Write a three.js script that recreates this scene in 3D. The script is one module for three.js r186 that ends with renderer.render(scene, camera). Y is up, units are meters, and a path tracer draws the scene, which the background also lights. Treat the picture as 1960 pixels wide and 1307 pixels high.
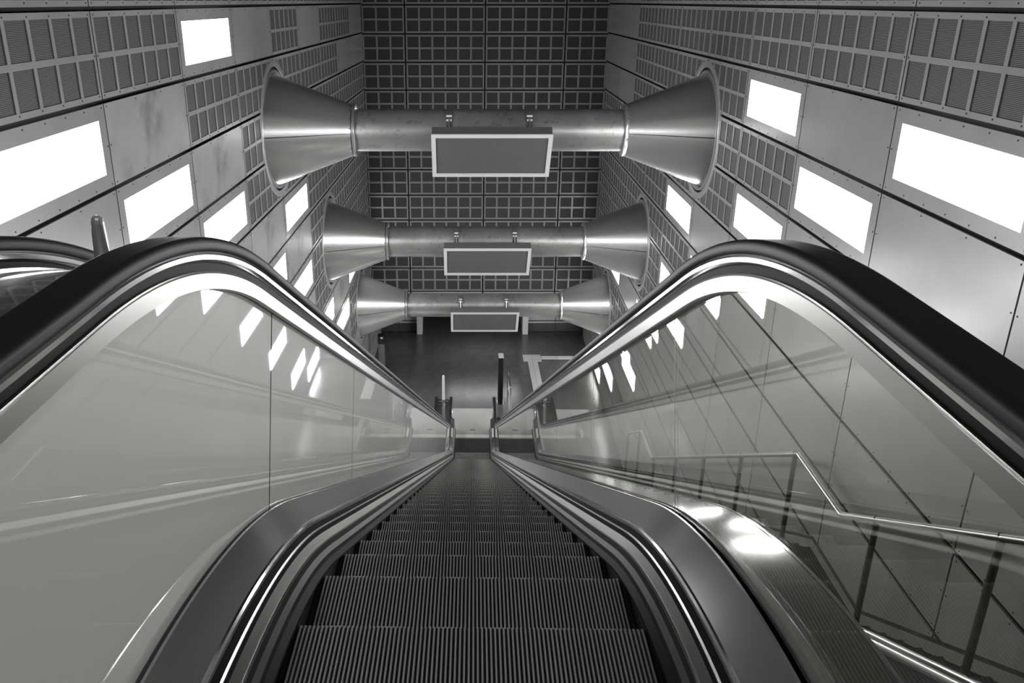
import * as THREE from 'three';
import { mergeGeometries } from 'three/addons/utils/BufferGeometryUtils.js';
import { RoundedBoxGeometry } from 'three/addons/geometries/RoundedBoxGeometry.js';
import { Brush, Evaluator, SUBTRACTION } from 'three-bvh-csg';
import { RectAreaLightUniformsLib } from 'three/addons/lights/RectAreaLightUniformsLib.js';

// ------------------------------------------------------------------ camera, exposure
const W = 1960, H = 1307, FPX = 1640;
const scene = new THREE.Scene();
scene.background = new THREE.Color(0x000000);
const camera = new THREE.PerspectiveCamera(THREE.MathUtils.radToDeg(2 * Math.atan(H / 2 / FPX)), W / H, 0.05, 120);
camera.position.set(0, 0, 0);
camera.rotation.x = -Math.atan(651 / FPX);
camera.setViewOffset(W, H, 100, 0, W, H);            // lens shifted sideways
const renderer = new THREE.WebGLRenderer();
renderer.toneMapping = THREE.LinearToneMapping;
renderer.toneMappingExposure = 3.5;
renderer.shadowMap.enabled = true;
RectAreaLightUniformsLib.init();
const LAMP = 5.5;                                     // radiance of the wall lights

// ------------------------------------------------------------------ helpers
let seed = 7;
const rnd = () => { seed = (seed * 1664525 + 1013904223) >>> 0; return seed / 4294967296; };
const counts = {};
function numbered(n) { const k = counts[n] = (counts[n] ?? -1) + 1; return k ? n + '_' + String(k).padStart(3, '0') : n; }
function thing(name, label, category, group) {
  const o = new THREE.Group(); o.name = numbered(name); o.userData = { label, category };
  if (group) o.userData.group = group;
  scene.add(o); return o;
}
function struct(name) { const o = new THREE.Group(); o.name = name; o.userData = { kind: 'structure' }; scene.add(o); return o; }
function part(name, geo, m, parent, label) {
  const o = new THREE.Mesh(geo, m); o.name = name; o.castShadow = o.receiveShadow = true; parent.add(o);
  if (label) o.userData.label = label;
  return o;
}
const box = (w, h, d, x = 0, y = 0, z = 0) => new THREE.BoxGeometry(w, h, d).translate(x, y, z);
const rbox = (w, h, d, r, x = 0, y = 0, z = 0) => new RoundedBoxGeometry(w, h, d, 2, r).translate(x, y, z);
function strip(g) { for (const k of Object.keys(g.attributes)) if (!['position', 'normal', 'uv'].includes(k)) g.deleteAttribute(k); return g; }
const merge = (list) => mergeGeometries(list.map((g) => strip(g.index ? g.toNonIndexed() : g)));
function tube(points, r, seg = 10, closed = false, tension = 0) {
  const c = new THREE.CurvePath();
  for (let i = 0; i + 1 < points.length; i++) c.add(new THREE.LineCurve3(points[i], points[i + 1]));
  const parts = [];
  for (let i = 0; i + 1 < points.length; i++) {
    const d = points[i + 1].clone().sub(points[i]), l = d.length();
    const g = new THREE.CylinderGeometry(r, r, l, seg, 1, false);
    g.applyQuaternion(new THREE.Quaternion().setFromUnitVectors(new THREE.Vector3(0, 1, 0), d.normalize()));
    g.translate(...points[i].clone().add(points[i + 1]).multiplyScalar(0.5).toArray()); parts.push(g);
    if (i) parts.push(new THREE.SphereGeometry(r, seg, 6).translate(...points[i].toArray()));
  }
  return merge(parts);
}
// value noise for textures
function noiseTex(size, fn, srgb = true) {
  const d = new Uint8Array(size * size * 4);
  for (let j = 0; j < size; j++) for (let i = 0; i < size; i++) {
    const v = Math.max(0, Math.min(255, Math.round(255 * fn(i / size, j / size)))), k = 4 * (j * size + i);
    d[k] = d[k + 1] = d[k + 2] = v; d[k + 3] = 255;
  }
  const t = new THREE.DataTexture(d, size, size); t.magFilter = THREE.LinearFilter; t.minFilter = THREE.LinearMipmapLinearFilter; t.generateMipmaps = true;
  t.wrapS = t.wrapT = THREE.RepeatWrapping; if (srgb) t.colorSpace = THREE.SRGBColorSpace; t.needsUpdate = true; return t;
}
const lattice = new Float32Array(4096); for (let i = 0; i < 4096; i++) lattice[i] = rnd();
function vn(x, y, p) {
  const xi = Math.floor(x), yi = Math.floor(y), fx = x - xi, fy = y - yi, m = (a) => ((a % p) + p) % p;
  const L = (a, b) => lattice[(m(a) * 57 + m(b) * 131 + p * 17) & 4095], s = (t) => t * t * (3 - 2 * t), u = s(fx), v = s(fy);
  return (L(xi, yi) * (1 - u) + L(xi + 1, yi) * u) * (1 - v) + (L(xi, yi + 1) * (1 - u) + L(xi + 1, yi + 1) * u) * v;
}
const fbm = (x, y, p, o = 4) => { let s = 0, a = 0.5, t = 0; for (let k = 0; k < o; k++) { s += a * vn(x * p, y * p, p); t += a; a *= 0.5; p *= 2; } return s / t; };
const grey = (v) => new THREE.Color().setRGB(v, v * 0.992, v * 0.982);
const std = (v, roughness, metalness = 0, more = {}) => new THREE.MeshStandardMaterial({ color: grey(v), roughness, metalness, side: THREE.DoubleSide, ...more });
const phys = (v, roughness, metalness = 0, more = {}) => new THREE.MeshPhysicalMaterial({ color: grey(v), roughness, metalness, side: THREE.DoubleSide, ...more });

// ------------------------------------------------------------------ materials
const cleanTex = noiseTex(256, (x, y) => 0.9 + 0.1 * fbm(x, y, 6, 5));
const stainTex = noiseTex(512, (x, y) => {
  const a = fbm(x, y, 4, 6), b = fbm(x + 0.37, y + 0.11, 10, 4), c = Math.max(0, a - 0.5) * 2.2;
  return 0.97 - 0.5 * c * Math.max(0, b - 0.35) * 2 - 0.07 * b;
});
const pipeTex = noiseTex(512, (x, y) => {
  const a = fbm(x, y, 6, 6), b = fbm(x + 0.2, y + 0.6, 32, 3), c = fbm(x + 0.5, y, 3, 2);
  return 0.8 + 0.22 * (a - 0.5) - 0.16 * Math.max(0, b - 0.62) * 3 + 0.1 * (c - 0.5);
});
const slitTex = noiseTex(64, (x, y) => ((y * 8) % 1) < 0.5 ? 0.16 : 0.66);
const floorTex = noiseTex(512, (x, y) => 0.85 + 0.15 * fbm(x, y, 12, 5));
const brushTex = noiseTex(512, (x, y) => 0.45 + 0.35 * vn(x * 8, y * 256, 256) + 0.2 * vn(x * 32, y * 128, 128), false);
const waveTex = noiseTex(256, (x, y) => fbm(x, y, 5, 2), false);
const M = {
  panel: phys(0.34, 0.3, 0, { map: cleanTex, clearcoat: 0.5, clearcoatRoughness: 0.2 }),
  panelB: phys(0.32, 0.32, 0, { map: cleanTex, clearcoat: 0.5, clearcoatRoughness: 0.22 }),
  panelStain: phys(0.36, 0.4, 0, { map: stainTex, clearcoat: 0.3, clearcoatRoughness: 0.35 }),
  grille: phys(0.3, 0.4, 0, { map: cleanTex, clearcoat: 0.2, clearcoatRoughness: 0.35 }),
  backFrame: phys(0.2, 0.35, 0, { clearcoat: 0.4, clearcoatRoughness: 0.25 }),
  slits: std(0.38, 0.6, 0, { map: slitTex }),
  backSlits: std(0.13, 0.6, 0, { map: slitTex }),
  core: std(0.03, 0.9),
  screw: std(0.03, 0.5),
  cone: std(0.74, 0.27, 0.88),
  pipe: std(0.76, 0.32, 0.75, { map: pipeTex }),
  dark: std(0.015, 0.6),
  black: phys(0.012, 0.6, 0, { specularIntensity: 0.25 }),
  rubber: phys(0.01, 0.5, 0, { specularIntensity: 0.5 }),
  chrome: std(0.75, 0.12, 1),
  satin: std(0.62, 0.3, 1, { bumpMap: brushTex, bumpScale: 0.00008 }),
  band: std(0.5, 0.3, 1),
  deck: std(0.62, 0.2, 1, { bumpMap: waveTex, bumpScale: 0.0003 }),
  outerDeck: std(0.36, 0.15, 1, { bumpMap: brushTex, bumpScale: 0.00012 }),
  skirt: std(0.35, 0.32, 0.8),
  skirtDark: std(0.05, 0.35, 0.6),
  infill: phys(0.57, 0.5, 0, { clearcoat: 1, clearcoatRoughness: 0.015 }),
  glass: new THREE.MeshPhysicalMaterial({ color: 0xf3f3f1, roughness: 0.0, transmission: 1, thickness: 0, ior: 1.5, side: THREE.DoubleSide }),
  seal: std(0.3, 0.4),
  sealDark: std(0.04, 0.5),
  stepBase: std(0.012, 0.6, 0.3),
  cleat: std(0.72, 0.4, 0.8),
  plate: std(0.5, 0.4, 0.5, { bumpMap: brushTex, bumpScale: 0.0001 }),
  boxDark: std(0.08, 0.7),
  frameLight: std(0.5, 0.4),
  floor: phys(0.085, 0.24, 0, { map: floorTex }),
  floorB: phys(0.08, 0.26, 0, { map: floorTex }),
  tactile: std(0.4, 0.6),
  stair: std(0.03, 0.6),
  ceiling: std(0.13, 0.7),
  lamp: new THREE.MeshStandardMaterial({ color: 0xffffff, roughness: 0.5, emissive: 0xffffff, emissiveIntensity: 1.6 }),
  whitewall: std(0.45, 0.5),
};

// ------------------------------------------------------------------ hall frame
const YAW = THREE.MathUtils.degToRad(1.27), CL = -3.648, CR = 3.979, CM = (CL + CR) / 2;
const FLOOR = -11.74, UPPER = -1.57, ROW0 = -0.065, RH = 0.834, S0 = 8.45, PW = 2.41, ZB = -28.05, CEIL = ROW0 + 3 * RH, ADDED_SHAFT = ROW0 + 8 * RH, SFAR = 30.55;
const wd = new THREE.Vector3(Math.sin(YAW), 0, -Math.cos(YAW)), wn = new THREE.Vector3(Math.cos(YAW), 0, Math.sin(YAW));
const hall = (n, y, s) => new THREE.Vector3().addScaledVector(wn, n).addScaledVector(wd, s).setY(y);
const rowY = (r) => ROW0 - RH * r;                    // top of row r
const colS = (c) => S0 + PW * c;                      // near edge of column c
const GAPH = 0.042, GAPV = 0.022, TH = 0.02;

// panel geometries, centred, back at z = 0
const PGW = PW - GAPV, PGH = RH - GAPH;
const uvm = (g) => g;                                 // uv already in metres for extruded shapes
function plate(w, h, holes = []) {
  const s = new THREE.Shape([[-w / 2, -h / 2], [w / 2, -h / 2], [w / 2, h / 2], [-w / 2, h / 2]].map((p) => new THREE.Vector2(...p)));
  for (const [x0, y0, x1, y1] of holes) s.holes.push(new THREE.Path([[x0, y0], [x0, y1], [x1, y1], [x1, y0]].map((p) => new THREE.Vector2(...p))));
  const g = new THREE.ExtrudeGeometry(s, { depth: TH, bevelEnabled: false });
  const uv = g.attributes.uv; for (let i = 0; i < uv.count; i++) uv.setXY(i, uv.getX(i) / 2.5 + 0.5, uv.getY(i) / 2.5 + 0.5);
  return g;
}
function cells(w, h, n, bar = 0.055, bh = 0.052) {
  const out = [], cw = (w - 0.09 - bar * (n - 1)) / n, ch = (h - 2 * bh - 0.055) / 2;
  for (let i = 0; i < n; i++) for (let j = 0; j < 2; j++) { const x = -w / 2 + 0.045 + i * (cw + bar), y = -h / 2 + bh + j * (ch + 0.055); out.push([x, y, x + cw, y + ch]); }
  return out;
}
function sheet(w, h) {
  const g = new THREE.PlaneGeometry(w - 0.03, h - 0.03).translate(0, 0, 0.008), uv = g.attributes.uv, p = g.attributes.position;
  for (let i = 0; i < uv.count; i++) uv.setXY(i, p.getX(i) / 0.105, p.getY(i) / 0.105);
  return g;
}
function screws(w, h, nx, mids = true, r = 0.0075, skip = () => false) {
  const list = [], add = (x, y) => { if (!skip(x, y)) list.push(new THREE.CylinderGeometry(r, r * 1.1, 0.005, 7).rotateX(Math.PI / 2).translate(x, y, TH + 0.002)); };
  for (let i = 0; i < nx; i++) { const x = -w / 2 + 0.05 + (w - 0.1) * i / (nx - 1); add(x, h / 2 - 0.03); add(x, -h / 2 + 0.03); }
  if (mids) { add(-w / 2 + 0.03, 0); add(w / 2 - 0.03, 0); }
  return list.length ? merge(list) : new THREE.CylinderGeometry(0.007, 0.008, 0.005, 7).rotateX(Math.PI / 2).translate(w / 2 - 0.03, h / 2 - 0.03, TH);
}
const LM = 0.15;                                      // margin round a luminous field
const G = {
  plain: plate(PGW, PGH), grille: plate(PGW, PGH, cells(PGW, PGH, 6)), sheet: sheet(PGW, PGH), screws: screws(PGW, PGH, 7), screwsFew: screws(PGW, PGH, 4),
  lightFrame: plate(PGW, PGH, [[-PGW / 2 + LM, -PGH / 2 + LM - 0.01, PGW / 2 - LM, PGH / 2 - LM + 0.01]]),
  lamp: box(PGW - 2 * LM + 0.02, PGH - 2 * LM + 0.04, 0.006, 0, 0, 0.009),
};

// ------------------------------------------------------------------ side walls
const LIGHTS_L = {
  '0,1': 'glowing wall light in topmost row, between slotted and plain panels, beyond second escalator', '1,-1': 'largest glowing wall light, under slotted panels beyond second escalator',
  '2,0': 'glowing wall light directly below the stained plain panel, beyond second escalator', '3,1': 'glowing wall light next to slotted panels under the topmost duct, escalator-side wall',
  '4,3': 'glowing wall light just under the topmost duct mouth, wall beyond second escalator', '5,2': 'glowing wall light below a stained panel and above the escalator handrail, escalator-side wall',
  '6,3': 'glowing wall light beside slotted panels at middle duct mouth, escalator-side wall', '8,4': 'glowing wall light just below the middle duct mouth, escalator-side wall',
  '8,6': 'glowing wall light tucked between middle and lowest ducts, escalator-side wall', '9,5': 'glowing wall light beside the lowest duct mouth, escalator-side wall',
  '1,-3': 'added unseen glowing wall light beside the upper landing, wall beyond second escalator',  // out of view; added along the light pattern to brighten the near area
  '12,6': 'glowing wall light near the floor under the lowest duct, escalator-side wall',
};
const LIGHTS_R = {
  '1,-1': 'largest glowing wall light, under slotted panels in the stair-side wall', '1,1': 'glowing wall light beside the topmost duct mouth in the stair-side wall',
  '2,0': 'glowing wall light next to slotted panels above the handrail crest, stair-side wall', '3,1': 'glowing wall light half hidden by the handrail crest, stair-side wall',
  '4,3': 'glowing wall light just under the topmost duct mouth, stair-side wall', '5,2': 'glowing wall light cut by the handrail and seen through glass, stair-side wall',
  '6,3': 'glowing wall light beside the middle duct mouth in the stair-side wall', '8,4': 'glowing wall light under the middle duct mouth, stair-side wall', '8,6': 'glowing wall light between the middle and lowest duct mouths, stair-side wall',
  '1,-3': 'added unseen glowing wall light beside the head of the stairs, stair-side wall',  // its unseen counterpart, likewise added to light the near end
  '10,5': 'glowing wall light beside the lowest duct mouth, seen through glass', '12,6': 'glowing wall light under the lowest duct, seen through glass', '13,7': 'lowest glowing wall light at the foot of the stair-side wall',
};
const plainL = (r, c) => (c === 2 && r === 0) || (r === 1 && (c === 0)) || (r === 2 && (c === 1 || c < 0)) || (r === 3 && c < 1) || (r === 4 && c < 3) || (r === 5 && (c < 2 || c === 3)) || (r === 6 && c < 3) ||
  (r === 7 && c < 4) || (r === 8 && (c < 4 || c === 5)) || (r === 9 && c < 5) || r > 10 || (r === 10 && c < 6) || (r === 0 && (c === 4 || c === 7)) || (r === 1 && c > 5);
const plainR = (r, c) => (r === 1 && (c === 0 || c < -1)) || (r === 2 && c < 0) || (r === 3 && c < 1) || (r === 4 && c < 3) || (r === 5 && c < 2) || (r === 6 && c < 3) || (r === 7 && c < 4) || (r === 8 && (c < 4 || c === 5)) || (r === 9 && c < 5) || r > 10 || (r === 10 && c < 5) || (r === 3 && c === 0) || (r < 3 && c > 5);
const DUCTS = [[3, 2.5], [5, 6.5], [7, 10.5]], RCUT = 1.085, csg = new Evaluator(); csg.useGroups = false; csg.attributes = ['position', 'normal', 'uv'];
const cutGeo = {};
function cut(geo, key, cx, cy) {                       // the panel with a round opening at (cx, cy)
  const k = key + cx.toFixed(3) + ',' + cy.toFixed(3); if (cutGeo[k]) return cutGeo[k];
  const a = new Brush(geo.clone()), b = new Brush(new THREE.CylinderGeometry(RCUT, RCUT, 0.3, 72).rotateX(Math.PI / 2).translate(cx, cy, 0)); a.updateMatrixWorld(); b.updateMatrixWorld();
  return cutGeo[k] = csg.evaluate(a, b, SUBTRACTION).geometry;
}
const thickSheet = (() => { const g = box(PGW - 0.03, PGH - 0.03, 0.004, 0, 0, 0.006), uv = g.attributes.uv, p = g.attributes.position; for (let i = 0; i < uv.count; i++) uv.setXY(i, p.getX(i) / 0.105, p.getY(i) / 0.105); return g; })();
const stained = new Set(['1,0', '2,1', '4,2', '5,3', '8,5', '2,2', '7,3']);
const C0 = -6, C1 = 8;                                // columns -6 .. 8 (the last are clipped at the far wall)
function sideWall(side) {
  const L = side < 0, wall = struct(L ? 'wall_left' : 'wall_right');
  wall.position.copy(hall(L ? CL : CR, FLOOR, 0)); wall.rotation.y = (L ? Math.PI / 2 : -Math.PI / 2) - YAW;
  const dir = L ? 1 : -1, sA = colS(C0), sB = SFAR + 0.3;
  part('wall_core', box(sB - sA, ADDED_SHAFT - FLOOR + 0.6, 0.3, dir * (sA + sB) / 2, (ADDED_SHAFT - FLOOR) / 2, -0.21), M.core, wall);
  const lights = L ? LIGHTS_L : LIGHTS_R, isPlain = L ? plainL : plainR;
  for (let r = -8; r < 14; r++) for (let c = C0; c <= C1; c++) {
    if (r < -3 && c < 0) continue;
    const y = rowY(r) - RH / 2, key = r + ',' + c;
    let s0 = colS(c), s1 = colS(c + 1);
    if (!L && y < stairAt(s0) - 1.0 && y < stairAt(s1) - 1.0) continue;       // buried behind the staircase
    if (s0 > SFAR) continue;
    const sm = (s0 + s1) / 2;
    if (s1 > SFAR + 0.2) { part('panel', box(SFAR - s0 - GAPV, PGH, TH, dir * (s0 + SFAR) / 2, y - FLOOR, TH / 2), M.panelB, wall); continue; }
    if (lights[key]) { wallLight(wall, dir * sm, y - FLOOR, lights[key], L ? 'wall lights beyond the second escalator' : 'wall lights in the stair-side wall'); continue; }
    const plain = isPlain(r, c);
    let cx, cy; for (const [dc, dr] of DUCTS) { const x = dir * (colS(dc) - sm), yy = rowY(dr) - y; if (Math.hypot(Math.max(0, Math.abs(x) - PGW / 2), Math.max(0, Math.abs(yy) - PGH / 2)) < RCUT) { cx = x; cy = yy; } }
    const holed = cx !== undefined;
    const p = part('panel', holed ? cut(plain ? G.plain : G.grille, plain ? 'p' : 'g', cx, cy) : plain ? G.plain : G.grille, plain ? (L && stained.has(key) ? M.panelStain : rnd() < 0.5 ? M.panel : M.panelB) : M.grille, wall);
    p.position.set(dir * sm, y - FLOOR, 0);
    if (!plain) part('perforated_sheet', holed ? cut(thickSheet, 's', cx, cy) : G.sheet, M.slits, p);
    const b = part('screw_heads', holed ? screws(PGW, PGH, 7, true, 0.0075, (x, q) => Math.hypot(x - cx, q - cy) < 1.2) : plain && r < 4 ? G.screwsFew : G.screws, M.screw, p); b.userData.kind = 'stuff';
  }
  return wall;
}
function wallLight(wall, x, y, label, group) {
  const t = thing('wall_light', label, 'light', group);
  t.rotation.copy(wall.rotation); t.position.copy(new THREE.Vector3(x, y, 0).applyEuler(wall.rotation).add(wall.position));
  part('frame', G.lightFrame, M.panel, t); part('diffuser', G.lamp, M.lamp, t, 'glowing white diffuser');
  const b = part('screw_heads', G.screws, M.screw, t); b.userData.kind = 'stuff';
  const a = new THREE.RectAreaLight(0xffffff, LAMP, PGW - 2 * LM, PGH - 2 * LM + 0.02); a.position.z = 0.0135; a.rotation.y = Math.PI; t.add(a);
}
// the staircase profile (height of its slope above each s)
const ST = { k: 0.57, l1: [7.3, 8.6], y1: -5.98, l2: [15.72, 16.95] };
ST.y2 = ST.y1 - ST.k * (ST.l2[0] - ST.l1[1]);
function stairAt(s) {
  if (s < ST.l1[0]) return Math.min(UPPER, ST.y1 + ST.k * (ST.l1[0] - s));
  if (s < ST.l1[1]) return ST.y1;
  if (s < ST.l2[0]) return ST.y1 - ST.k * (s - ST.l1[1]);
  if (s < ST.l2[1]) return ST.y2;
  return Math.max(FLOOR, ST.y2 - ST.k * (s - ST.l2[1]));
}
const wallL = sideWall(-1), wallR = sideWall(1);

// ------------------------------------------------------------------ end wall, far wall, floors, ceiling
const XL = -3.027, XR = 4.602, XM = (XL + XR) / 2;
{
  const wall = struct('wall_back'); wall.position.set(XM, FLOOR, ZB);
  const bottom = -9.98;
  part('wall_core', box(XR - XL + 0.5, ADDED_SHAFT - bottom + 0.3, 0.3, 0, (ADDED_SHAFT + 0.3 + bottom) / 2 - FLOOR, -0.21), M.core, wall);
  const widths = [[-2.475 - 1.335 / 2, 1.335, 3], [-2.475 / 2, 2.475, 6], [2.475 / 2, 2.475, 6], [2.475 + 1.335 / 2, 1.335, 3]];
  const gb = 0.045, ph = RH - gb, geo = widths.map(([, w, n]) => ({ g: plate(w - gb, ph, cells(w - gb, ph, n, 0.055, 0.055)), s: sheet(w - gb, ph), b: screws(w - gb, ph, n + 1) }));
  for (let r = -8; r < 12; r++) widths.forEach(([x, w], i) => {
    const y = rowY(r) - 0.035 - RH / 2 - FLOOR, q = 0;
    if (r === 11) { part('panel', box(w - gb, 0.7, TH, x, y + 0.05, TH / 2), M.panel, wall); return; }
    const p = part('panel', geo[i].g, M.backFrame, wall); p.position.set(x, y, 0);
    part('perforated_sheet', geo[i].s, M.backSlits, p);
    const b = part('screw_heads', geo[i].b, M.screw, p); b.userData.kind = 'stuff';
  });
}
const ZF = -30.6, xAt = (n, z) => n / Math.cos(YAW) - z * Math.tan(YAW);
{
  // far wall of the lower concourse with its dark opening
  const wall = struct('wall_far'); wall.position.set(0, FLOOR, ZF);
  const x0 = xAt(CL, ZF) - 0.05, x1 = xAt(CR, ZF) + 0.05, o0 = -1.42, o1 = 2.38, top = 2.2, y0 = 0.34;
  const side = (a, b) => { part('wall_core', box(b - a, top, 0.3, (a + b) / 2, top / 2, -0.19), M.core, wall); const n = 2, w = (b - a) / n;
    for (let i = 0; i < n; i++) { part('panel', box(w - 0.02, top - y0 - 0.12, 0.03, a + w * (i + 0.5), (top + y0 + 0.12) / 2, -0.02), M.whitewall, wall); part('base_rail', box(w - 0.02, 0.07, 0.034, a + w * (i + 0.5), y0 + 0.045, -0.018), M.frameLight, wall); part('plinth', box(w - 0.02, y0 - 0.02, 0.03, a + w * (i + 0.5), y0 / 2, -0.03), M.floorB, wall); } };
  side(x0, o0 - 0.2); side(o1 + 0.2, x1);
  for (const x of [o0 - 0.1, o1 + 0.1]) part('door_jamb', rbox(0.21, top, 0.5, 0.01, x, top / 2, 0.06), M.frameLight, wall);
  const rd = 6, rm = M.passage = std(0.2, 0.7);
  part('passage_end', box(o1 - o0 + 0.2, top, 0.2, (o0 + o1) / 2, top / 2, -rd), rm, wall); part('passage_ceiling', box(o1 - o0 + 0.2, 0.1, rd, (o0 + o1) / 2, top - 0.35, -rd / 2 - 0.1), rm, wall); part('passage_floor', box(o1 - o0 + 0.2, 0.1, rd, (o0 + o1) / 2, -0.06, -rd / 2 - 0.1), rm, wall);
  for (const x of [o0 - 0.08, o1 + 0.08]) part('passage_side', box(0.12, top, rd, x, top / 2, -rd / 2 - 0.1), rm, wall);
  part('soffit', box(x1 - x0 + 0.6, 0.3, 5.2, (x0 + x1) / 2, top + 0.15 - 0.42, 0.2), M.ceiling, wall);
}
{
  const t = thing('ceiling_lamp', 'long lamp under the concourse ceiling, behind the lowest duct', 'lamp'); t.position.set(0.85, FLOOR + 1.77, -28.5);
  part('housing', rbox(2.7, 0.05, 0.3, 0.01, 0, -0.025, 0), M.frameLight, t); part('diffuser', box(2.6, 0.012, 0.22, 0, -0.054, 0), M.lamp, t);
  const a = new THREE.RectAreaLight(0xffffff, 3.5, 2.6, 0.22); a.position.y = -0.064; a.rotation.x = -Math.PI / 2; t.add(a);
}
{
  const fl = struct('floor'); fl.position.set(0, FLOOR, 0);
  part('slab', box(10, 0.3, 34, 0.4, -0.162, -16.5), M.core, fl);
  const tw = 1.86, td = 2.45, x0 = -3.55, gx = 0.006;
  for (let j = 0; j < 14; j++) for (let i = 0; i < 5; i++) {
    const x = x0 + tw * (i + 0.5), z = -33.2 + td * (j + 0.5);
    part('floor_tile', box(tw - gx, 0.012, td - gx, x, -0.006, z), (i * 3 + j) % 2 ? M.floor : M.floorB, fl);
  }
  // tactile guidance tiles
  const ray = (u, v) => { const d = new THREE.Vector3((u - 880) / FPX, -(v - H / 2) / FPX, -1).applyEuler(camera.rotation); return d.multiplyScalar(FLOOR / d.y); };
  const a = ray(1002, 692), b = ray(1034, 679), c = ray(1010, 692), d = ray(1029, 692), f = ray(1036, 687.5), g = ray(1036, 681.5);
  const rib = (w, dpt, n, along) => { const l = [box(w, 0.006, dpt, 0, 0.003, 0)]; for (let i = 0; i < n; i++) l.push(along ? box(0.03, 0.005, dpt * 0.96, -w / 2 + w * (i + 0.5) / n, 0.008, 0) : box(w * 0.96, 0.005, 0.03, 0, 0.008, -dpt / 2 + dpt * (i + 0.5) / n)); return merge(l); };
  const tz = a.z - b.z, tx = b.x - a.x;
  const gT = rib(tx / 2 - 0.008, tz / 2 - 0.008, 5, true);
  for (let i = 0; i < 2; i++) for (let j = 0; j < 2; j++) part('tactile_tile', gT, M.tactile, fl).position.set(a.x + tx * (i + 0.5) / 2, 0, b.z + tz * (j + 0.5) / 2);
  const sx = d.x - c.x, gS = rib(sx / 2 - 0.008, sx / 2 - 0.008, 4, true);
  for (let j = 0; j < 18; j++) for (let i = 0; i < 2; i++) part('tactile_tile', gS, M.tactile, fl).position.set(c.x + sx * (i + 0.5) / 2 - 0, 0, a.z + sx / 2 * (j + 0.5));
  const bz = f.z - g.z, gB = rib(0.56, bz, 3, false);
  for (let i = 0; i < 5; i++) part('tactile_tile', gB, M.tactile, fl).position.set(f.x + 0.57 * (i + 0.5), 0, (f.z + g.z) / 2);
}
{
  const up = struct('floor_001'); up.position.set(0, UPPER, 0);
  part('slab', box(11, 0.35, 7.2, 0.2, -0.19, 3.55), M.core, up);
  for (let i = 0; i < 6; i++) for (let j = 0; j < 4; j++) part('floor_tile', box(1.84, 0.012, 1.78, -4.4 + 1.85 * (i + 0.5), -0.008, 0 + 1.79 * (j + 0.5)), (i + j) % 2 ? M.floor : M.floorB, up);
  const c = struct('ceiling'); c.position.set(0, CEIL, 0);
  part('slab', box(11, 0.3, 15.5, 0.3, 0.15, -1.2), M.ceiling, c);
  part('added_shaft_slab', box(11, 0.3, 24, 0.4, ADDED_SHAFT - CEIL + 0.15, -20), M.addedShaftTop = std(0.06, 0.8), c);  // unseen raised ceiling, added and kept dark so the duct tops darken
  part('added_drop_face', box(11, ADDED_SHAFT - CEIL, 0.3, 0.3, (ADDED_SHAFT - CEIL) / 2, -8.75), M.addedShaftTop, c);  // unseen riser up to that added ceiling, shaped for the same darkening
  for (const [x, z, l] of [[-0.9, 1.2, 'added unseen ceiling lamp over the upper landing on the wall-light side of the second escalator'], [1.3, 1.2, 'added unseen ceiling lamp over the upper landing towards the head of the stairs']]) {  // unseen lamps, added to brighten the near balustrade, deck and steps
    const t = thing('added_landing_lamp', l, 'lamp'); t.position.set(x, CEIL, z);
    part('housing', rbox(0.3, 0.06, 1.7, 0.01, 0, -0.03, 0), M.frameLight, t); part('diffuser', box(0.22, 0.012, 1.6, 0, -0.064, 0), M.lamp, t);
    const a = new THREE.RectAreaLight(0xffffff, 5, 0.22, 1.6); a.position.y = -0.074; a.rotation.x = -Math.PI / 2; t.add(a);
  }
  const f = struct('wall_front'); f.position.set(0, FLOOR, 6.2);
  part('wall_core', box(11, 15, 0.3, 0, 7.2, 0.15), M.whitewall, f);
  const s = struct('wall_shaft'); s.position.set(0, FLOOR, 0.1);       // face of the upper slab over the lower hall
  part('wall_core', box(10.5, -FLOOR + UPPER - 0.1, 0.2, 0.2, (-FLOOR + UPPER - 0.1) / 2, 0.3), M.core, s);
}

// ------------------------------------------------------------------ escalators
const EYAW = THREE.MathUtils.degToRad(0.95), TAN = 0.541;
class Line {                                          // level, slope, level with rounded changes
  constructor(top, c, bot, t1, t2) { Object.assign(this, { top, c, bot, t1, t2, k1: (c - top) / TAN, k2: (c - bot) / TAN }); }
  y(b) {
    const { k1, k2, t1, t2 } = this;
    if (b <= k1 - t1) return this.top;
    if (b < k1 + t1) return this.top - TAN * (b - k1 + t1) ** 2 / (4 * t1);
    if (b <= k2 - t2) return this.c - TAN * b;
    if (b < k2 + t2) return this.bot + TAN * (k2 + t2 - b) ** 2 / (4 * t2);
    return this.bot;
  }
  at(b, h = 0) { const e = 1e-3, d = (this.y(b + e) - this.y(b - e)) / (2 * e), l = Math.hypot(1, d); return [b - h * d / l, this.y(b) + h / l]; }
}
const LG = new Line(-1.178, -0.225, FLOOR + 0.42, 0.75, 0.6);     // foot of the balustrade
const LH = new Line(-0.41, 0.585, FLOOR + 1.02, 0.55, 0.5);    // top of the handrail
const LS = new Line(UPPER, -0.478, FLOOR, 0.6, 0.5);             // step noses
const pw = (x, t) => { for (let i = 0; i + 1 < t.length; i++) if (x <= t[i + 1][0] || i + 2 === t.length) { const [a, c] = t[i], [b, d] = t[i + 1]; return c + (d - c) * (x - a) / (b - a); } };
const qH = (q) => pw(q, [[-1, -1], [1.0, 1.0], [2.45, 2.45 + 0.333], [19.85, 20.183], [21.2, 21.2], [23, 23]]);
const qS = (q) => pw(q, [[-1, -1], [1.0, 1.0], [2.6, 2.6 - 0.109], [19.85, 19.741], [21.2, 21.2], [23, 23]]);
const range = (a, b, n) => Array.from({ length: n + 1 }, (_, i) => a + (b - a) * i / n);
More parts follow.
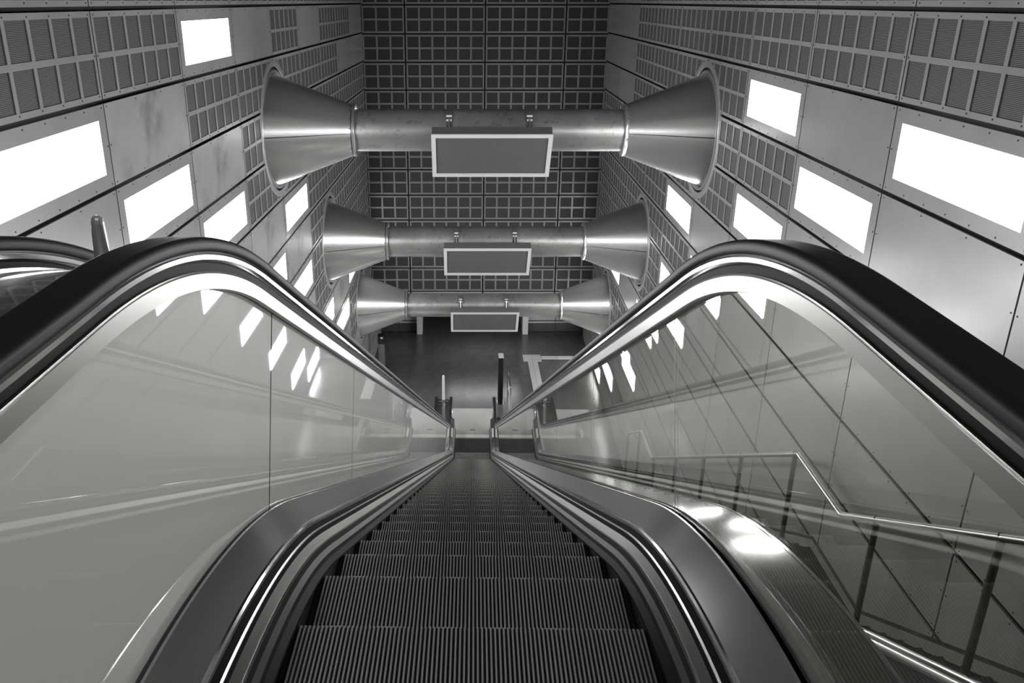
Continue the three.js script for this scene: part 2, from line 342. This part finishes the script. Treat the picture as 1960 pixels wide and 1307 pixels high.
const QS = [...range(-0.9, 0.9, 4), ...range(0.98, 2.9, 32), ...range(3.6, 19.2, 24), ...range(19.3, 21.5, 30), ...range(21.7, 22.5, 4)];
// strip surface: rows(q) gives [[a, b, y], ...]; each profile segment keeps its own normals
function loft(qs, rows, smooth = false) {
  const R = qs.map(rows), n = R[0].length, out = [];
  const along = [0]; for (let i = 1; i < qs.length; i++) along.push(along[i - 1] + Math.hypot(R[i][0][1] - R[i - 1][0][1], R[i][0][2] - R[i - 1][0][2]));
  const seg = (j0, j1) => {
    const pos = [], uv = [], idx = [], m = j1 - j0 + 1; let acc = [0];
    for (let j = j0 + 1; j <= j1; j++) acc.push(acc.at(-1) + Math.hypot(...R[0][j].map((v, k) => v - R[0][j - 1][k])));
    R.forEach((row, i) => { for (let j = j0; j <= j1; j++) { const [a, b, y] = row[j]; pos.push(a, y - FLOOR, -b); uv.push(along[i], acc[j - j0]); } });
    for (let i = 0; i + 1 < R.length; i++) for (let j = 0; j + 1 < m; j++) { const a = i * m + j, b = a + 1, c = a + m, d = c + 1; idx.push(a, b, c, b, d, c); }
    const g = new THREE.BufferGeometry(); g.setAttribute('position', new THREE.Float32BufferAttribute(pos, 3)); g.setAttribute('uv', new THREE.Float32BufferAttribute(uv, 2)); g.setIndex(idx); g.computeVertexNormals(); return g.toNonIndexed();
  };
  if (smooth) return seg(0, n - 1);
  for (let j = 0; j + 1 < n; j++) out.push(seg(j, j + 1));
  return mergeGeometries(out);
}
const AG = 0.63, AR = 0.63;                          // glass plane, handrail centre
function rubberGeo(side) {
  const pts = LH, prof = []; const hw = 0.041, th = 0.036, r = 0.014;
  const corner = (cx, cy, a0) => { for (let k = 0; k <= 4; k++) { const a = a0 + k * Math.PI / 8; prof.push([cx + r * Math.cos(a), cy + r * Math.sin(a)]); } };
  corner(hw - r, -r, 0); corner(-hw + r, -r, Math.PI / 2); corner(-hw + r, -th + r, Math.PI); corner(hw - r, -th + r, 1.5 * Math.PI); prof.push(prof[0]);
  return frames().map ? loft(frames(), (f) => prof.map(([a, h]) => [side * AR + a, f.b + f.nx * h, f.y + f.ny * h]), true) : null;
}
let framesCache;
function frames() {                                    // handrail top line including the return at the lower newel
  if (framesCache) return framesCache;
  const out = [];
  for (const b of [...range(-0.9, 1.2, 6), ...range(1.25, 2.45, 30), ...range(3, 19.8, 24), ...range(20.3, 21.45, 24), ...range(21.6, 22.55, 4)]) { const [x0, y0] = LH.at(b), [x1, y1] = LH.at(b, 1); out.push({ b: x0, y: y0, nx: x1 - x0, ny: y1 - y0 }); }
  const r = 0.36, cb = 22.56, cy = LH.bot - r;
  for (let k = 1; k <= 18; k++) { const a = Math.PI / 2 - k * Math.PI / 18; out.push({ b: cb + r * Math.cos(a), y: cy + r * Math.sin(a), nx: Math.cos(a), ny: Math.sin(a) }); }
  return framesCache = out;
}
const fr = (prof, side) => loft(frames(), (f) => prof.map(([a, h]) => [side * (AR + a), f.b + f.nx * h, f.y + f.ny * h]));
const onG = (prof, side, qs = QS) => loft(qs, (q) => prof.map(([a, h]) => { const [b, y] = LG.at(q, h); return [side * a, b, y]; }));
const TRIM = [0.527, -0.06];
const onSkirt = (prof, side) => loft(QS, (q) => prof.map(([a, f]) => { const [b0, y0] = LG.at(q, TRIM[1]), [b1, y1] = LS.at(qS(q), -0.03); return [side * a, b0 + (b1 - b0) * f, y0 + (y1 - y0) * f]; }));
const JOINTS = [-0.9, 0.55, 2.27, ...range(2.27, 20.0, 11).slice(1), 21.2, 22.45];
function paneGeo(side, q0, q1, a0, a1) {               // solid sheet between the foot and the handrail profile
  const qs = [q0, ...QS.filter((q) => q > q0 + 0.01 && q < q1 - 0.01), q1];
  return loft(qs, (q) => { const [b0, y0] = LG.at(q, -0.03), [b1, y1] = LH.at(qH(q), -0.07); return [[side * a0, b0, y0], [side * a0, b1, y1], [side * a1, b1, y1], [side * a1, b0, y0], [side * a0, b0, y0]]; });
}
// step geometry: a slotted tread with its nose at the origin, going back to +z
const stepBase = merge([box(1.0, 0.03, 0.402, 0, -0.027, 0.201), box(1.0, 0.2, 0.02, 0, -0.12, 0.02), box(0.012, 0.012, 0.4, -0.494, -0.006, 0.2), box(0.012, 0.012, 0.4, 0.494, -0.006, 0.2)]);
const cleatGeo = (() => {
  const l = []; const n = 80, pitch = 0.97 / n;
  const shape = new THREE.Shape([[0, -0.012], [0.4, -0.012], [0.4, 0], [0.012, 0], [0.004, -0.004], [0, -0.012]].map((p) => new THREE.Vector2(...p)));
  const rib = new THREE.ExtrudeGeometry(shape, { depth: 0.0052, bevelEnabled: false }).rotateY(-Math.PI / 2).translate(0.0026, 0, 0);
  for (let i = 0; i < n; i++) l.push(rib.clone().translate(-0.485 + pitch * (i + 0.5), 0, 0));
  return merge(l);
})();
function pictoTex() {
  const c = document.createElement('canvas'); c.width = 64; c.height = 256; const x = c.getContext('2d'); x.fillStyle = '#d8d8d4'; x.fillRect(0, 0, 64, 256); x.strokeStyle = '#151515'; x.fillStyle = '#151515'; x.lineWidth = 7;
  for (let k = 0; k < 4; k++) { x.beginPath(); x.arc(32, 34 + 62 * k, 22, 0, 7); x.stroke(); x.fillRect(26, 24 + 62 * k, 12, 22); }
  const t = new THREE.CanvasTexture(c); t.colorSpace = THREE.SRGBColorSpace; return t;
}
function labelTex() {
  const c = document.createElement('canvas'); c.width = 256; c.height = 128; const x = c.getContext('2d'); x.fillStyle = '#b9b9b5'; x.fillRect(0, 0, 256, 128); x.strokeStyle = '#8a8a86'; x.lineWidth = 4; x.strokeRect(8, 8, 240, 112);
  x.fillStyle = '#93938f'; for (let k = 0; k < 5; k++) x.fillRect(24, 24 + 18 * k, 170 + 30 * ((k * 7) % 3) / 2, 7);
  const t = new THREE.CanvasTexture(c); t.colorSpace = THREE.SRGBColorSpace; return t;
}
M.picto = std(0.8, 0.5, 0, { map: pictoTex(), color: new THREE.Color(1, 1, 1) });
M.label = std(0.8, 0.4, 0, { map: labelTex(), color: new THREE.Color(1, 1, 1) });

function escalator(label, clearSide) {
  const t = thing('escalator', label, 'escalator'); t.rotation.y = -EYAW; t.position.y = FLOOR;
  // steps
  for (let k = -4; k <= 50; k++) {
    const b = 1.95 + 0.4 * k; if (b > 22.0) continue;
    const s = part('step', stepBase, M.stepBase, t); s.position.set(0, LS.y(b) - FLOOR, -b);
    part('cleats', cleatGeo, M.cleat, s);
  }
  // landing plates with combs
  const comb = (b, dir) => { const l = [box(1.02, 0.02, 0.16, 0, 0, 0)]; for (let i = 0; i < 40; i++) l.push(box(0.008, 0.012, 0.06, -0.49 + 0.98 * i / 39, -0.004, 0.1 * dir)); return merge(l); };
  part('comb_plate', comb(0, 1), M.comb ??= std(0.75, 0.4, 0.2), t).position.set(0, 0.012, -22.1);
  part('floor_plate', merge([box(1.24, 0.012, 1.72, 0, 0.004, 0)]), M.plate, t).position.set(0, 0, -23.05);
  part('floor_plate_frame', merge([box(1.3, 0.014, 0.03, 0, 0.004, -0.88), box(0.03, 0.014, 1.75, 0.635, 0.004, 0), box(0.03, 0.014, 1.75, -0.635, 0.004, 0)]), M.band, t).position.set(0, 0, -23.05);
  part('key_plate', box(0.16, 0.006, 0.05, 0, 0.012, 0), M.chrome, t).position.set(0.0, 0, -22.5);
  part('comb_plate', comb(0, -1), M.comb, t).position.set(0, UPPER - FLOOR + 0.012, -0.25);
  part('floor_plate', box(1.24, 0.012, 1.1, 0, 0.006, 0), M.plate, t).position.set(0, UPPER - FLOOR, 0.4);
  for (const side of [-1, 1]) {
    part('handrail', rubberGeo(side), M.rubber, t, 'black rubber handrail');
    part('handrail_guide', fr([[-0.03, -0.034], [-0.034, -0.04], [-0.033, -0.05], [-0.024, -0.056], [-0.02, -0.058], [0.02, -0.058], [0.024, -0.056], [0.033, -0.05], [0.034, -0.04], [0.03, -0.034]], side), M.chrome, t, 'polished guide under the handrail');
    part('guide_slot', fr([[-0.02, -0.054], [-0.02, -0.082], [0.02, -0.082], [0.02, -0.054]], side), M.black, t);
    part('glass_profile', fr([[-0.026, -0.076], [-0.029, -0.078], [-0.027, -0.082], [-0.025, -0.118], [-0.02, -0.12], [-0.012, -0.12], [-0.012, -0.116], [0.012, -0.116], [0.012, -0.12], [0.02, -0.12], [0.025, -0.118], [0.027, -0.082], [0.029, -0.078], [0.026, -0.076], [-0.026, -0.076]], side), M.band, t, 'satin metal edge profile over the balustrade');
    // balustrade foot
    part('inner_deck', onG([[0.619, 0.003], [0.612, 0.003], TRIM], side), M.deck, t, 'polished sloping inner deck');
    part('deck_groove', onG([[0.619, 0.003], [0.619, -0.03], [0.643, -0.03], [0.643, 0.003]], side), M.black, t);
    part('deck_trim', onG([[0.533, -0.055], [0.528, -0.057], [0.523, -0.062], [0.522, -0.07], [0.526, -0.075]], side), M.chrome, t, 'bright bead along the deck edge');
    part('skirt_upper', onSkirt([[0.525, 0.06], [0.524, 0.17]], side), M.black, t);
    part('skirt_moulding', onSkirt([[0.526, 0.16], [0.52, 0.185], [0.52, 0.2]], side), M.band, t);
    part('skirt_slot', onSkirt([[0.52, 0.2], [0.525, 0.205], [0.525, 0.31]], side), M.black, t);
    part('skirt_panel', onSkirt([[0.525, 0.3], [0.513, 0.44]], side), M.skirt, t);
    part('skirt_edge', onSkirt([[0.514, 0.435], [0.51, 0.44], [0.51, 0.465]], side), M.band, t);
    part('skirt_plate', onSkirt([[0.511, 0.465], [0.51, 0.57]], side), M.skirtDark, t);
    part('skirt_ledge', onSkirt([[0.51, 0.57], [0.503, 0.67]], side), M.skirt, t);
    part('skirt_plate', onSkirt([[0.503, 0.67], [0.503, 1.0], [0.503, 1.5]], side), M.skirtDark, t);
    part('brush', onSkirt([[0.503, 0.76], [0.488, 0.84], [0.488, 0.88], [0.503, 0.93]], side), M.black, t, 'black safety brush');
    // infill
    for (let i = 0; i + 1 < JOINTS.length; i++) {
      const g = 0.004, clear = side === clearSide;
      part(clear ? 'glass_pane' : 'infill_panel', paneGeo(side, JOINTS[i] + g, JOINTS[i + 1] - g, AG - 0.005 + (clear ? 0 : 0.004), AG + 0.005 + (clear ? 0 : 0.01)), clear ? M.glass : M.infill, t);
      if (i) part('joint_seal', paneGeo(side, JOINTS[i] - g, JOINTS[i] + g, AG - 0.0045 + (clear ? 0 : 0.006), AG + 0.0045 + (clear ? 0 : 0.01)), clear ? M.seal : M.sealDark, t);
    }
    // outer deck and cladding
    if (side === clearSide) {
      part('outer_deck', onG([[0.643, 0.003], [0.648, 0.006], [0.8, 0.006]], side), M.outerDeck, t, 'brushed metal outer deck');
      part('outer_deck_edge', onG([[0.798, 0.007], [0.808, 0.007], [0.812, 0.003], [0.812, -0.03]], side), M.chrome, t);
      part('outer_cladding', onG([[0.808, -0.02], [0.808, -0.9]], side), M.skirt, t);
    } else {
      part('outer_cladding', onG([[0.643, 0.0], [0.655, 0.0], [0.655, -1.0]], side), M.skirt, t);
    }
    // stickers
    const q0 = 21.32, q1 = 21.86;
    { const g = loft([q0, q1], (q) => [[0.55, -0.045], [0.6, -0.007]].map(([a, h]) => { const [b, y] = LG.at(q, h + 0.004); return [side * a, b, y]; })), uv = g.attributes.uv; const u0 = 0, L = q1 - q0, V = Math.hypot(0.05, 0.038); for (let i = 0; i < uv.count; i++) uv.setXY(i, uv.getY(i) / V, uv.getX(i) / L); part('pictogram_strip', g, M.picto, t, 'pale strip with four round pictograms'); }
    { const g = loft([0.98, 1.14], (q) => [[0.545, -0.047], [0.6, -0.006]].map(([a, h]) => { const [b, y] = LG.at(q, h + 0.003); return [side * a, b, y]; })), uv = g.attributes.uv; for (let i = 0; i < uv.count; i++) uv.setXY(i, uv.getX(i) / 0.16, uv.getY(i) / 0.077); part('notice_label', g, M.label, t); }
  }
  return t;
}
const main = escalator('descending escalator with clear glass on its stair side and grey panels on its other', 1);
const second = escalator('second escalator beside the first, only its nearer handrail showing', 1);
second.position.x += -1.688 * Math.cos(EYAW); second.position.z += -1.688 * Math.sin(EYAW);
{
  // cover between the two escalators
  const t = thing('balustrade_cover', 'dark polished cover plate between the two escalators', 'cover'); t.rotation.y = -EYAW; t.position.y = FLOOR;
  const fs = frames().slice(0, -12);
  const a0 = -0.664, a1 = -1.024;
  part('cover_plate', loft(fs, (f) => [[a0, -0.075], [a1, -0.075]].map(([a, h]) => [a, f.b + f.nx * h, f.y + f.ny * h])), M.cover = phys(0.025, 0.25, 0.2, { clearcoat: 1, clearcoatRoughness: 0.05 }), t);
  part('cover_trim', loft(fs, (f) => [[a0, -0.12], [a0, -0.07], [a0 - 0.01, -0.07]].map(([a, h]) => [a, f.b + f.nx * h, f.y + f.ny * h])), M.chrome, t);
  part('cover_trim', loft(fs, (f) => [[a1, -0.12], [a1, -0.07], [a1 + 0.01, -0.07]].map(([a, h]) => [a, f.b + f.nx * h, f.y + f.ny * h])), M.chrome, t);
}
const esc = (a, b, y) => new THREE.Vector3(a * Math.cos(EYAW) + b * Math.sin(EYAW), y, a * Math.sin(EYAW) - b * Math.cos(EYAW));
{
  // chrome studs on the cover
  const p = new THREE.LatheGeometry([[0.001, 0.13], [0.007, 0.129], [0.012, 0.124], [0.0145, 0.112], [0.017, 0.05], [0.02, 0.0], [0.001, 0]].map((q) => new THREE.Vector2(...q)), 24);
  const t = thing('stud', 'chrome rounded stud standing on the cover between escalators near the top', 'stud');
  const b = 1.86, [pb, py] = LH.at(b, -0.075); t.position.copy(esc(-0.83, pb, py - 0.005));
  part('body', p, M.studMetal ??= std(0.7, 0.25, 0.45), t); part('base_ring', new THREE.TorusGeometry(0.022, 0.005, 8, 24).rotateX(Math.PI / 2).translate(0, 0.004, 0), M.chrome, t);
  const k = thing('barrier_post', 'slim chrome post between the two escalators at the lower landing', 'post');
  k.position.copy(esc(-0.84, 22.4, LH.bot - 0.076));
  part('post', new THREE.CylinderGeometry(0.032, 0.04, 0.85, 16).translate(0, 0.425, 0), M.comb, k); part('clamp', new THREE.CylinderGeometry(0.045, 0.045, 0.09, 16).translate(0, 0.06, 0), M.satin, k); part('crossbar', rbox(0.3, 0.02, 0.03, 0.006, 0, 0.035, 0), M.satin, k);
}

// ------------------------------------------------------------------ staircase, railings
{
  const t = thing('staircase', 'dark staircase with two landings between escalator and wall', 'stairs'); t.rotation.y = -YAW; t.position.y = FLOOR;
  const n0 = 0.93, n1 = CR - 0.002, w = n1 - n0, nm = (n0 + n1) / 2, rise = 0.171, run = rise / ST.k;
  const gs = merge([rbox(w, rise + 0.03, run + 0.03, 0.008, 0, -(rise + 0.03) / 2, 0), box(w - 0.02, 0.3, run, 0, -0.33, 0)]), gn = box(w - 0.1, 0.004, 0.045, 0, 0.002, run / 2 - 0.04);
  let y = UPPER, s = ST.l1[0] - (UPPER - ST.y1) / ST.k;
  const flight = (sA, yA, yB) => { const n = Math.round((yA - yB) / rise), dy = (yA - yB) / n, ds = dy / ST.k; for (let i = 1; i < n; i++) { const st = part('stair_step', gs, M.stair, t); st.position.set(nm, yA - dy * i - FLOOR, -(sA + ds * (i - 0.5))); if (i === 1 || i === n - 1) part('nosing_strip', gn, M.tactile, st); } };
  flight(s, UPPER, ST.y1); part('landing', rbox(w, 0.2, ST.l1[1] - ST.l1[0] + 0.3, 0.01, nm, ST.y1 - 0.1 - FLOOR, -(ST.l1[0] + ST.l1[1]) / 2 + 0.15), M.stair, t);
  flight(ST.l1[1], ST.y1, ST.y2); part('landing', rbox(w, 0.2, ST.l2[1] - ST.l2[0] + 0.3, 0.01, nm, ST.y2 - 0.1 - FLOOR, -(ST.l2[0] + ST.l2[1]) / 2 + 0.15), M.stair, t);
  flight(ST.l2[1], ST.y2, FLOOR);
  // metal skirting along the wall
  const sEnd = ST.l2[1] + (ST.y2 - FLOOR) / ST.k, P = [[0.2, stairAt(0.2)], [ST.l1[0], ST.y1], [ST.l1[1], ST.y1], [ST.l2[0], ST.y2], [ST.l2[1], ST.y2], [sEnd, FLOOR]];
  for (let i = 0; i + 1 < P.length; i++) {
    const [a, ya] = P[i], [b, yb] = P[i + 1];
    const band = (o0, o1, x, d) => { const sh = new THREE.Shape([[a, ya + o0], [b, yb + o0], [b, yb + o1], [a, ya + o1]].map(([p, q]) => new THREE.Vector2(p, q - FLOOR))); return new THREE.ExtrudeGeometry(sh, { depth: d, bevelEnabled: false }).rotateY(Math.PI / 2).translate(x, 0, 0); };
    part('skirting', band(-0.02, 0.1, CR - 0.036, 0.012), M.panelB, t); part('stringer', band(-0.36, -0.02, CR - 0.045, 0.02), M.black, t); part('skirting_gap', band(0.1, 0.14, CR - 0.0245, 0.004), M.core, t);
  }
  // wall-side railing
  const r = thing('stair_railing', 'tubular metal railing on posts along the stair-side wall', 'railing'); r.rotation.y = -YAW; r.position.y = FLOOR;
  const X = 3.66, hy = 1.2, V = (s, y) => new THREE.Vector3(X, y - FLOOR, -s);
  const e1 = [7.42, 8.66], rl = [[0.4, ST.y1 + hy + ST.k * (7.42 - 0.4)], [e1[0], ST.y1 + hy], [e1[1], ST.y1 + hy], [15.85, ST.y1 + hy - ST.k * (15.85 - e1[1])], [17.05, ST.y1 + hy - ST.k * (15.85 - e1[1])], [18.6, ST.y1 + hy - ST.k * (15.85 - e1[1] + 1.55)]];
  part('top_rail', tube(rl.map(([s, y]) => V(s, y)), 0.031, 14), M.satin, r, 'polished tubular top rail');
  const railY = (s) => pw(s, rl);
  for (const s of [1.9, 3.5, 5.12, 6.75, 8.75, 10.5, 12.2, 13.9, 15.6, 17.2, 18.5]) part('post', new THREE.CylinderGeometry(0.03, 0.03, railY(s) - stairAt(s) + 0.05, 12).translate(X, (railY(s) + stairAt(s)) / 2 - FLOOR, -s), M.postMat ??= std(0.12, 0.4, 0.7), r);
  // escalator-side handrail
  const h = thing('stair_handrail', 'thick chrome handrail following the stairs beside the escalator', 'handrail'); h.rotation.y = -EYAW; h.position.y = FLOOR;
  const A = 1.36, d = 0.66 / Math.cos(Math.atan(TAN)), hp = (b) => new THREE.Vector3(A, -d - TAN * b - FLOOR, -b);
  part('tube', tube([hp(0.5), hp(19.2), hp(19.2).add(new THREE.Vector3(0, 0, -0.35))], 0.032, 18), M.chrome, h);
  for (let b = 1.2; b < 19; b += 1.8) part('bracket', tube([hp(b).add(new THREE.Vector3(0, -0.02, 0)), hp(b).add(new THREE.Vector3(0, -0.09, 0)), hp(b).add(new THREE.Vector3(-0.42, -0.12, 0))], 0.011, 8), M.satin, h);
}

// ------------------------------------------------------------------ ducts with flared mouths and the boxes on them
function duct(s, y, label) {
  const c = hall(CM, y, s), t = thing('duct', label, 'duct', undefined); t.position.copy(c);
  const xl = (CL - CM) - 0 , xr = CR - CM, half = (CR - CL) / 2, e0 = 2.42, rp = 0.367, rn = 0.445, rb = 0.985;
  const pg = new THREE.CylinderGeometry(rp, rp, 2 * e0 + 0.2, 64, 1, true).rotateZ(Math.PI / 2); { const uv = pg.attributes.uv; for (let i = 0; i < uv.count; i++) uv.setXY(i, uv.getX(i) * 1.0, uv.getY(i) * 2.1 + s * 0.13); }
  part('pipe', pg, M.pipe, t, 'mottled cylindrical pipe');
  for (const sd of [-1, 1]) {
    const prof = []; for (let k = 0; k <= 12; k++) { const f = k / 12; prof.push(new THREE.Vector2(rn + (rb - rn) * f, f * (half + 0.04 - e0))); }
    for (const [nm, p0] of [['upper_shell', Math.PI + 0.008], ['lower_shell', 0.008]]) {
      // lathe axis y -> duct axis x; the split faces the stairwell
      const g = new THREE.LatheGeometry(prof, 48, p0, Math.PI - 0.016).rotateZ(-Math.PI / 2);
      const m = part(nm, g, M.cone, t); m.position.x = sd * e0; if (sd < 0) m.rotation.y = Math.PI;
    }
    part('collar', new THREE.LatheGeometry([[rn + 0.012, 0], [rn + 0.012, 0.045], [rn - 0.005, 0.045], [rn - 0.005, 0], [rp + 0.002, 0.004], [rp + 0.002, -0.0]].map((q) => new THREE.Vector2(...q)), 48).rotateZ(-Math.PI / 2), M.cone, t).position.x = sd * (e0 - 0.03) - (sd < 0 ? 0.015 : 0);
    const sc = []; for (let k = 0; k < 16; k++) { const a = (k + 0.5) * Math.PI / 8; sc.push(new THREE.SphereGeometry(0.009, 6, 4).translate(0, (rn + 0.014) * Math.cos(a), (rn + 0.014) * Math.sin(a))); }
    const b = part('rivets', merge(sc), M.screw, t); b.position.x = sd * (e0 + 0.0) - (sd < 0 ? 0.005 : 0); b.userData.kind = 'stuff';
    // rings on the wall
    const ring = (r0, r1, d0, d1, m, n) => { const g = new THREE.LatheGeometry([[r0, d0], [r0, d1], [r1, d1], [r1, d0]].map((q) => new THREE.Vector2(...q)), 64).rotateZ(sd * Math.PI / 2); const o = part(n, g, m, t); o.position.copy(new THREE.Vector3().addScaledVector(wn, sd * half)); o.rotation.y = -YAW; return o; };
    ring(RCUT, 1.19, 0.002, TH + 0.007, M.panel, 'wall_border'); ring(1.0, 1.04, -0.055, TH + 0.01, M.panel, 'wall_ring');
  }
  return t;
}
duct(colS(3), rowY(2.5), 'topmost duct with flared cone mouths crossing between the walls');
duct(colS(5), rowY(6.5), 'middle duct with flared cone mouths crossing between the walls');
duct(colS(7), rowY(10.5), 'lowest duct with flared cone mouths, just above the concourse floor');
function fixture(s, y, label) {
  const t = thing('grille_box', label, 'box', 'grille boxes hung on the ducts'); t.position.copy(hall(CM, y, s)); t.position.x += 0.04;
  const b = new THREE.Group(), q = Math.atan2(0.52, 0.8), w = 2.06, h = 0.954, d = 0.2;
  // local frame: z outwards from the face, y up the face
  const place = (o) => { o.rotation.x = q; o.position.set(0, -0.361, 0.57); return o; };
  const fw = 0.075;
  place(part('housing', merge([box(w, 0.012, d, 0, h / 2 - 0.006, -d / 2), box(w, 0.012, d, 0, -h / 2 + 0.006, -d / 2), box(0.012, h - 0.024, d, -w / 2 + 0.006, 0, -d / 2), box(0.012, h - 0.024, d, w / 2 - 0.006, 0, -d / 2), box(w - 0.024, h - 0.024, 0.012, 0, 0, -d + 0.006)]), M.boxDark, t));
  place(part('face_frame', merge([box(w + 0.02, fw, 0.02, 0, h / 2 - fw / 2 + 0.01, 0), box(w + 0.02, fw, 0.02, 0, -h / 2 + fw / 2 - 0.01, 0), box(fw, h - 2 * fw + 0.022, 0.02, -w / 2 + fw / 2 - 0.01, 0, 0), box(fw, h - 2 * fw + 0.022, 0.02, w / 2 - fw / 2 + 0.01, 0, 0)]), M.frameLight, t, 'pale metal frame'));
  const wires = [box(w - 0.03, h - 0.03, 0.004, 0, 0, -0.03)], nx = 92, ny = 40;
  place(part('backing', wires[0], M.boxDark2 ??= std(0.07, 0.7), t));
  const bars = []; for (let i = 0; i < nx; i++) bars.push(box(0.009, h - 2 * fw, 0.004, -w / 2 + fw + (w - 2 * fw) * (i + 0.5) / nx, 0, -0.008)); for (let j = 0; j < ny; j++) bars.push(box(w - 2 * fw, 0.009, 0.004, 0, -h / 2 + fw + (h - 2 * fw) * (j + 0.5) / ny, -0.012));
  const mesh = place(part('wire_mesh', merge(bars), M.mesh ??= std(0.15, 0.5), t, 'fine grey wire mesh')); mesh.userData.kind = 'stuff';
  for (const x of [-0.74, 0.67]) {
    // strap over the pipe
    const pts = []; for (let k = 0; k <= 14; k++) { const a = Math.PI * 0.62 - k * Math.PI * 0.5 / 14; pts.push([0.373 * Math.sin(a + 0), 0.373 * Math.cos(a)]); }
    const sh = new THREE.Shape([...pts.map(([z, yy]) => new THREE.Vector2(z, yy)), ...pts.slice().reverse().map(([z, yy]) => new THREE.Vector2(z * 1.04, yy * 1.04))]);
    const br = part('strap', new THREE.ExtrudeGeometry(sh, { depth: 0.1, bevelEnabled: false }).rotateY(-Math.PI / 2).scale(1, 1, 1).translate(x + 0.05, 0, 0), M.boxDark, t);
    part('clamp', merge([rbox(0.1, 0.035, 0.03, 0.004, x, 0.285, 0.28), rbox(0.1, 0.035, 0.03, 0.004, x, 0.22, 0.325)]), M.frameLight, t, 'pale clamp block');
    part('rod', tube([new THREE.Vector3(x, 0.25, 0.325), new THREE.Vector3(x, 0.08, 0.42), new THREE.Vector3(x, -0.02, 0.5)], 0.013, 8), M.satin, t);
  }
  return t;
}
fixture(colS(3), rowY(2.5), 'tilted grille box in pale frame hung on the topmost duct');
fixture(colS(5), rowY(6.5), 'tilted grille box in pale frame hung on the middle duct');
fixture(colS(7), rowY(10.5), 'tilted grille box in pale frame hung on the lowest duct');

// ------------------------------------------------------------------ lower concourse fittings
{
  const t = thing('information_post', 'tall black slab post with white top beside the escalator foot', 'post');
  t.position.set(1.27, FLOOR, -24.35);
  part('body', rbox(0.15, 1.56, 0.3, 0.012, 0, 0.8, 0), M.black, t); part('cap', rbox(0.152, 0.05, 0.3, 0.008, 0, 1.605, 0), M.whitewall, t, 'white cap'); part('foot', box(0.2, 0.02, 0.36, 0, 0.01, 0), M.satin, t);
  const r = thing('queue_rail', 'chrome rail frame standing beside the black post', 'rail'); r.position.set(1.52, FLOOR, -23.9);
  part('frame', tube([new THREE.Vector3(0, 0, 0.55), new THREE.Vector3(0, 1.0, 0.55), new THREE.Vector3(0, 1.0, -0.55), new THREE.Vector3(0, 0, -0.55)], 0.026, 12), M.chrome, r); part('midrail', tube([new THREE.Vector3(0, 0.5, 0.55), new THREE.Vector3(0, 0.5, -0.55)], 0.018, 10), M.chrome, r); part('panel', box(0.012, 0.4, 0.9, 0, 0.72, 0), M.frameLight, r);
  const k = thing('ticket_validator', 'dark validator pillar with small lit top by the wall', 'machine'); k.position.set(-2.62, FLOOR, -26.6);
  part('pillar', rbox(0.2, 1.15, 0.22, 0.02, 0, 0.575, 0), M.boxDark, k); part('head', rbox(0.22, 0.3, 0.26, 0.03, 0, 1.28, 0.01), M.black, k); part('display', box(0.07, 0.05, 0.006, 0.03, 1.36, 0.143), M.frameLight, k); part('cable', tube([new THREE.Vector3(0.12, 1.3, 0.05), new THREE.Vector3(0.2, 1.1, 0.08), new THREE.Vector3(0.22, 0.85, 0.06)], 0.025, 8), M.black, k);
}
scene.traverse((o) => { if (o.isMesh) { o.castShadow = true; o.receiveShadow = true; } });
renderer.render(scene, camera);
